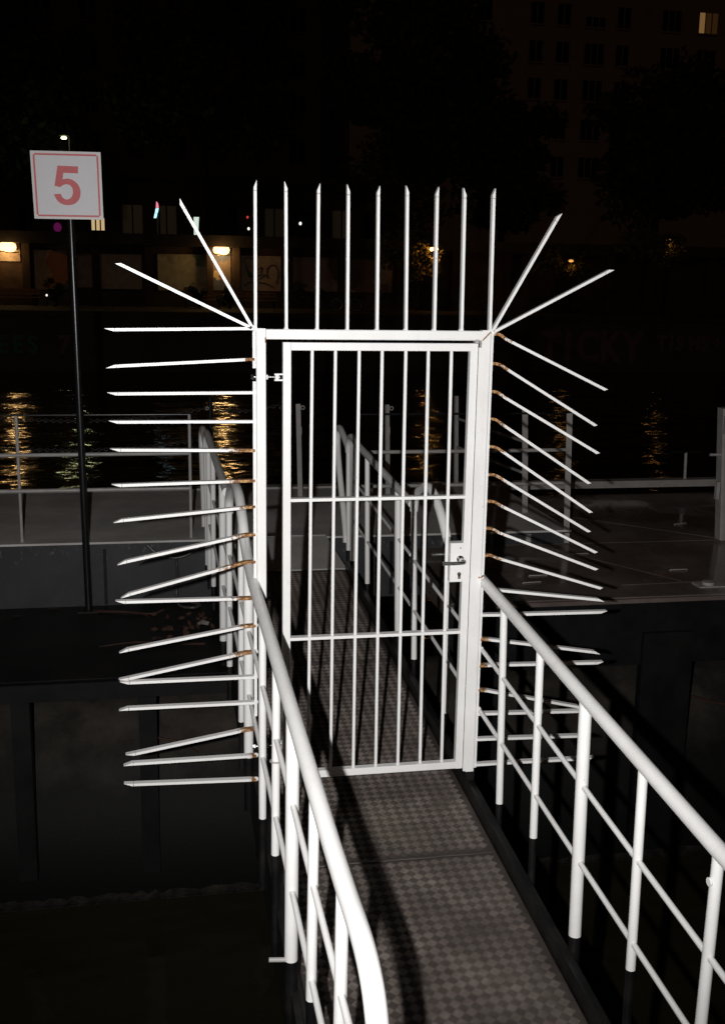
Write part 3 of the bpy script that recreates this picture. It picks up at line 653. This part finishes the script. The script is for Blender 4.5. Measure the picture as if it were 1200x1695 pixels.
RIGHT = [((.517, 2.119), (.572, 2.097), (1.046, .013, 1.876)), ((.514, 1.994), (.583, 1.968), (1.016, .033, 1.715)), ((.514, 1.874), (.575, 1.848), (1.027, .013, 1.593)), ((.514, 1.754), (.572, 1.729), (1.004, .038, 1.452)), ((.516, 1.632), (.578, 1.609), (1.01, .013, 1.323)),
         ((.516, 1.508), (.583, 1.486), (1.02, .043, 1.227)), ((.516, 1.389), (.583, 1.366), (1.046, .013, 1.137)), ((.516, 1.266), (.577, 1.245), (1.056, .018, 1.056)), ((.516, 1.141), (.571, 1.129), (1.083, .013, .967)), ((.516, .996), (.577, .980), (1.095, .013, .912)),
         ((.516, .865), (.605, .862), (1.111, .013, .856)), ((.516, .751), (.576, .743), (1.091, .013, .658)), ((.516, .624), (.587, .623), (1.109, .013, .609)), ((.516, .507), (.593, .491), (1.063, .10, .353)), ((.516, .389), (.597, .387), (1.086, .083, .342)), ((.516, .264), (.603, .262), (1.085, .083, .216)), ((.516, .138), (.608, .138), (1.095, .013, .132))]
for k, (a, b_, c) in enumerate(RIGHT):
    m = ((a[0]*.55+b_[0]*.45), (a[1]*.62+b_[1]*.38)+(.006 if k < 9 else 0))
    spike([(a[0]-.006, YS, a[1]), (m[0], YS, m[1]), (b_[0], YS, b_[1]), (c[0], c[1]+.008, c[2])], (.13 if k < 9 else (.06 if k in (11, 12, 13) else 0)), .012*(-1) if k < 9 else (.03 if k % 2 else -.03), .0125 if k < 6 else (.018 if k < 9 else .027))
# rust at the welded joints
def stain(pts, r): MB_ = MB(); MB_.tube(pts, r, 6); MB_.w = [.75]*len(MB_.v); MB_.build('rusty_weld', 'white', gate, True)
stain([(.462, -.0008, H-.040), (.497, -.0008, H-.004)], .003); stain([(-.462, -.0006, H-.055), (-.463, -.0006, H-.032)], .003)
stain([(.485, .001, 1.045), (.50, .004, 1.045), (.512, .012, 1.05)], .004); stain([(-.513, .004, 1.016), (-.50, .002, 1.012), (-.488, -.0005, 1.018)], .004)

# ---- door leaf
dl = MB(); X0, X1, Z0, Z1 = -.3895, .4455, .130, 2.079; TW = .034
dl.bar((X0+TW/2, .02, Z0), (X0+TW/2, .02, Z1), TW, .036, (0, 1, 0), .06)
dl.bar((X1-TW/2, .02, Z0), (X1-TW/2, .02, Z1), TW, .036, (0, 1, 0), .06)
dl.bar((X0+TW+.0005, .02, Z1-.0165), (X1-TW-.0005, .02, Z1-.0165), .0355, .033, (0, 0, 1), .06)
dl.bar((X0+TW+.0005, .02, Z0+.0165), (X1-TW-.0005, .02, Z0+.0165), .0355, .033, (0, 0, 1), .06)
door = dl.build('door', 'white', gate)
for a, b_ in ((-.266, -.270), (-.168, -.169), (-.067, -.066), (.031, .036), (.133, .139), (.231, .241), (.332, .343)):
    MB().bar((b_+(b_-a)*.55, .02, Z0+.032), (a, .02, Z1-.032), .0132, .0135, (0, 1, 0), .15).build('bar', 'white', door)
for z in (1.407, .786):
    MB().box(X0+TW-.001, X1-TW+.001, .004, .037, z-.0015, z+.0115).build('cross_bar', 'white', door)
MB().box(.4462, .4752, -.004, .0005, .118, 2.062).build('cover_strip', 'white', door)
MB().box(.4302, .4478, .0, .034, 2.081, 2.096).build('stop_block', 'steel_grey', door)
lk = MB().box(.3525, .4125, -.0045, .0385, 1.030, 1.207).build('lock_plate', 'white', door)
MB().disc((.397, -.0045, 1.134), .016, -.0015, 22, 'y').build('rosette', 'glass', lk, True)
MB().disc((.398, -.003, 1.132), .0115, -.045, 18, 'y').build('spindle', 'chrome', lk, True)
MB().tube(smoothpath([(.401, -.048, 1.129), (.390, -.050, 1.128), (.35, -.051, 1.127), (.305, -.050, 1.128)], 4), .0085, 14).build('lever_handle', 'chrome', lk, True)
MB().tube(smoothpath([(.398, .035, 1.132), (.398, .085, 1.132), (.37, .088, 1.134), (.29, .086, 1.135)], 4), .0075, 12).build('lever_handle', 'chrome', lk, True)
MB().disc((.394, -.0045, 1.066), .0085, -.004, 16, 'y').box(.389, .400, -.0085, -.0047, 1.044, 1.064).build('lock_cylinder', 'brass_key', lk, True)
MB().disc((.397, -.0045, 1.184), .003, -.0012, 10, 'y').build('screw_head', 'brass_key', lk, True)
for z in (1.935, .293):
    hg = MB().tube([(-.512, .02, z), (-.40, .02, z)], .0052, 12).build('hinge', 'chrome', gate, True)
    MB().disc((-.509, .02, z), .011, -.012, 6, 'x').build('nut', 'chrome', hg)
    MB().disc((-.459, .02, z), .011, .008, 6, 'x').build('nut', 'white', hg)
    MB().box(-.424, -.3898, .006, .034, z+.009, z+.015).box(-.424, -.3898, .006, .034, z-.015, z-.009).disc((-.412, .02, z-.0088), .009, .0176, 14).build('clevis', 'white', hg)

# ================================================================== NUMBER SIGN
sg = thing('number_sign', (-1.48, 3.85, -.22), 'square white sign with a red 5 on a tall black pole', 'sign')
MB().tube([(-1.478, 3.87, -.219), (-1.492, 3.885, 1.4), (-1.508, 3.90, 3.17)], .027, 18).build('pole', 'pole_black', sg, True)
MB().box(-1.56, -1.40, 3.79, 3.95, -.219, -.205).build('base_plate', 'ledge_black', sg)
Cn = [Vector(p) for p in ((-1.752, 3.85, 2.732), (-1.270, 3.85, 2.736), (-1.276, 3.85, 3.204), (-1.764, 3.85, 3.199))]
def sp(u, v, dy=0): return (Cn[0]*(1-u)*(1-v)+Cn[1]*u*(1-v)+Cn[2]*u*v+Cn[3]*(1-u)*v)+Vector((0, dy, 0))
MB().poly([sp(0, 0), sp(1, 0), sp(1, 1), sp(0, 1)], (0, .003, 0)).build('panel', 'sign_edge', sg)
MB().poly([sp(.062, .062, -.0030), sp(.938, .062, -.0030), sp(.938, .938, -.0030), sp(.062, .938, -.0030)], (0, .001, 0)).build('face', 'sign_white', sg)
for (a, b_, c, d) in ((.036, .964, .036, .062), (.036, .964, .938, .964), (.036, .062, .062, .938), (.938, .964, .062, .938)):
    MB().poly([sp(a, c, -.0032), sp(b_, c, -.0032), sp(b_, d, -.0032), sp(a, d, -.0032)], (0, .001, 0)).build('border', 'sign_red_paint', sg)
five = [(310, 380), (600, 385), (602, 485), (395, 480), (385, 570), (455, 560), (515, 572), (565, 602), (606, 642), (634, 695), (645, 752), (640, 812), (620, 862), (588, 900), (548, 926), (505, 938), (455, 941), (410, 935), (365, 918), (325, 890), (296, 852), (275, 815), (262, 787),
        (365, 780), (375, 810), (395, 838), (425, 856), (458, 860), (488, 848), (515, 822), (530, 788), (535, 752), (530, 712), (515, 680), (490, 656), (460, 643), (430, 643), (400, 652), (375, 668), (355, 685), (272, 668)]
def px5(x, y): return 60+x/8.571, 230+y/8.571
pl = []
for x, y in five:
    X, Y_ = px5(x, y); v = 1-(Y_-250.5)/112.6; u = (X-(51+8*(1-v)))/115.5; pl.append(sp(u, v, -.0042))
MB().poly(pl[::-1], (0, .001, 0)).build('digit', 'sign_red_paint', sg)
for u in (.045, .955):
    for v in (.045, .955): MB().disc(sp(u, v, -.004), .007, -.003, 10, 'y').build('rivet', 'sign_edge', sg, True)

# ================================================================== PONTOON RAILINGS, POSTS, CHAINS
def guard(name, label, x0, x1, y, posts, rails=((.985, .0155), (.705, .0155))):
    t = thing(name, (x0, y, .30), label, 'railing', 'thin guard rails on the grey deck')
    MB().tube([(x0, y, 1.29), (x1, y, 1.29)], .0085, 10).build('top_rail', 'pole_black', t, True)
    for z, r in rails: MB().tube([(x0+.02, y-.012, z), (x1-.012, y-.012, z)], r, 12).build('mid_rail', 'post_grey' if x0 > 0 else 'steel_grey', t, True)
    for x in posts: MB().tube([(x, y, .301), (x, y, 1.287)], .0125, 10).build('post', 'steel_grey', t, True)
    return t
guard('guard_railing', 'thin three-bar guard rail on the grey deck beside the sign pole', -4.6, -.665, 4.06, (-4.55, -3.26, -1.975, -.675))
gr = guard('guard_railing', 'thin guard rail on the grey deck right of the gangway', .66, 2.455, 4.0, ())
MB().bar((2.455, 3.985, .301), (2.425, 3.985, 1.29), .05, .008, (0, 1, 0)).bar((2.472, 4.005, .301), (2.444, 4.005, 1.29), .008, .045, (0, 1, 0)).build('angle_post', 'post_grey', gr)
t = thing('side_railing', (2.3, 4.7, .3), 'side rail with a flat post behind the bent right spikes', 'railing')
MB().bar((2.33, 4.7, .301), (2.285, 4.7, 1.235), .052, .010, (0, 1, 0)).build('flat_post', 'post_grey', t)
for z0, z1 in ((.95, .98), (.67, .69)):
    MB().tube([(2.29, 4.72, z0), (2.07, 6.12, z1)], .014, 10).build('side_rail', 'post_grey', t, True)
MB().bar((2.075, 6.14, .319), (2.045, 6.14, 1.21), .045, .045, (0, 1, 0)).build('corner_post', 'post_grey', t)
for (x, y, xt, zt, lab) in ((.402, 5.65, .378, 1.19, 'pale steel post with a ring behind the left bars of the door'), (1.268, 5.69, 1.240, 1.175, 'pale perforated steel post behind the middle bars of the door')):
    t = thing('deck_post', (x, y, .30), lab, 'post')
    g = MB().bar((x, y, .301), (xt, y, zt), .045, .006, (0, 1, 0)); g.bar((x+.022, y+.02, .301), (xt+.022, y+.02, zt), .005, .035, (0, 1, 0)); g.build('angle_bar', 'post_grey', t)
    MB().ring((xt+.045, y, zt-.035), (0, 1, 0), .017, .005, 14, 6).build('ring', 'steel_grey', t, True)
    MB().bar((xt+.03, y, zt-.22), (xt+.03, y, zt-.29), .012, .012, (0, 1, 0)).build('lug', 'steel_grey', t)
t = thing('mooring_post', (3.92, 4.0, .18), 'steel mooring post with two lugs at the right edge of the deck', 'post')
MB().bar((3.93, 4.0, .181), (3.855, 4.0, 1.33), .16, .12, (0, 1, 0)).build('column', 'post_grey', t)
for z in (1.19, .63): MB().box(3.745-.03*(z < 1)+.035, 3.765-.03*(z < 1)+.045, 3.90, 3.935, z-.075, z+.075).build('lug', 'steel_grey', t)
MB().tube([(3.70, 3.97, .93), (3.80, 3.97, .93)], .012, 10).build('peg', 'steel_grey', t, True)
t = thing('tee_bollard', (4.6, 6.13, .318), 'small tee-shaped bollard on the back edge of the dark deck', 'bollard')
MB().tube([(4.6, 6.13, .319), (4.59, 6.13, .60)], .016, 12).build('stem', 'steel_grey', t, True)
MB().tube([(4.43, 6.13, .606), (4.75, 6.13, .606)], .014, 12).build('crossbar', 'black_steel', t, True)
def chain(p, q, sag, label):
    p, q = Vector(p), Vector(q); n = int((q-p).length/.034); g = MB()
    for i in range(n):
        a = (i+.5)/n; c = p.lerp(q, a)-Vector((0, 0, sag*4*a*(1-a))); d = (q-p).normalized()
        nr = Vector((0, 1, 0)) if i % 2 else Vector((0, 0, 1)); g.ring(c, nr, .016, .004, 10, 5)
    tag(g.build('chain', 'chain_steel', None, True), label, 'chain', 'chains along the back of the grey deck')
chain((-2.9, 6.13, .80), (-.45, 6.13, .80), .10, 'lower slack chain behind the guard rail beside the sign pole')
chain((-2.9, 6.13, 1.10), (-.45, 6.13, 1.10), .12, 'upper slack chain behind the guard rail beside the sign pole')
for x, lab in ((-2.92, 'dark stanchion holding the chains, left of the sign pole'), (-.42, 'dark stanchion holding the chains beside the left gate post'), (.30, 'dark stanchion just right of the left gate post')):
    t = thing('chain_stanchion', (x, 6.13, .318), lab, 'stanchion', 'stanchions along the back of the grey deck')
    MB().tube([(x, 6.13, .319), (x, 6.13, 1.2)], .022, 12).build('tube_post', 'black_steel', t, True)
    MB().ring((x-.03, 6.11, 1.10), (0, 1, 0), .014, .004, 12, 6).build('eyelet', 'steel_grey', t, True)
chain((-.40, 6.13, 1.10), (.28, 6.13, 1.14), .05, 'short chain behind the gap between gate post and door')

# ================================================================== DEBRIS
def twig(pts, r, label, forks=()):
    t = thing('twig', pts[0], label, 'twig', 'drift twigs on the pontoon')
    P = smoothpath(pts, 5); MB().tube(P, r, 7, rs=[r*(1-.6*i/len(P)) for i in range(len(P))]).build('stem', 'twig', t, True)
    for f in forks: MB().tube(smoothpath(f, 4), r*.45, 6).build('side_shoot', 'twig', t, True)
twig([(-1.44, 3.82, -.21), (-1.2, 3.74, -.20), (-1.0, 3.70, -.21), (-.90, 3.70, -.18)], .011, 'reddish bent twig lying at the foot of the sign pole', [[(-1.2, 3.74, -.20), (-1.1, 3.68, -.19), (-1.02, 3.6, -.20)]])
twig([(-.62, 2.9, -.20), (-.85, 2.95, -.205), (-1.1, 3.0, -.2), (-1.35, 2.95, -.205)], .008, 'thin dark twig on the black ledge behind the lower left spikes', [[(-.85, 2.95, -.205), (-.95, 3.1, -.2)]])
twig([(-1.05, 2.52, -.70), (-.8, 2.52, -.76), (-.55, 2.52, -.75), (-.40, 2.52, -.70)], .009, 'reddish twig caught on the hull under the ledge', [[(-.8, 2.52, -.76), (-.7, 2.5, -.84)]])
twig([(2.95, 2.56, -.66), (3.2, 2.55, -.73), (3.45, 2.55, -.72), (3.8, 2.58, -.68)], .010, 'reddish twig caught on the hull at the right edge')
t = thing('mooring_rope', (-.75, 3.9, -.22), 'dark rope slung from the grey deck edge beside the left railing', 'rope')
MB().tube(smoothpath([(-1.02, 3.97, .27), (-.93, 3.955, .19), (-.80, 3.95, .165), (-.68, 3.955, .20), (-.60, 3.97, .27)], 6), .011, 9).build('slung_loop', 'chain_steel', t, True)
MB().tube(smoothpath([(-.80, 3.95, .165), (-.79, 3.94, .02), (-.80, 3.93, -.12), (-.78, 3.86, -.20), (-.68, 3.80, -.205), (-.62, 3.86, -.20), (-.70, 3.92, -.19)], 6), .011, 9).build('hanging_end', 'chain_steel', t, True)
# leaf litter and rags on the ledge
t = thing('rubbish_heap', (-.66, 3.35, -.22), 'little heap of leaves and wrappers on the black ledge by the railing', 'rubbish')
g = MB()
for k in range(34):
    c = Vector((-.72+.16*rng.normal(), 3.35+.16*rng.normal(), -.21+.02*rng.random())); a = Vector(rng.normal(size=3)).normalized()*.03; b_ = a.orthogonal().normalized()*.018
    g.add([c-a, c-b_, c+a, c+b_], [(0, 1, 2, 3)])
g.build('dead_leaves', 'twig', t)
for k in range(1):
    c = Vector((-.62, 3.33, -.20)); g = MB(); 
    g.add([c+Vector((-.05, -.02, 0)), c+Vector((-.01, -.035, .02)), c+Vector((.04, -.02, .004)), c+Vector((.05, .02, .018)), c+Vector((0, .03, .03)), c+Vector((-.045, .02, .008))], [(0, 1, 4, 5), (1, 2, 3, 4)])
    g.build('wrapper', 'concrete', t)
for (x, y, lab) in ((-1.75, 3.93, 'flat brown leaf against the foot of the slate wall'), (-2.0, 3.76, 'flat brown leaf on the black ledge at the left edge')):
    c = Vector((x, y, -.212)); g = MB(); g.add([c+Vector((-.05, 0, 0)), c+Vector((0, -.02, .008)), c+Vector((.05, .005, .002)), c+Vector((0, .022, .006)), c+Vector((0, 0, .0))], [(0, 1, 4), (1, 2, 4), (2, 3, 4), (3, 0, 4)])
    tag(g.build('fallen_leaf', 'twig'), lab, 'leaf', 'fallen leaves on the ledge')
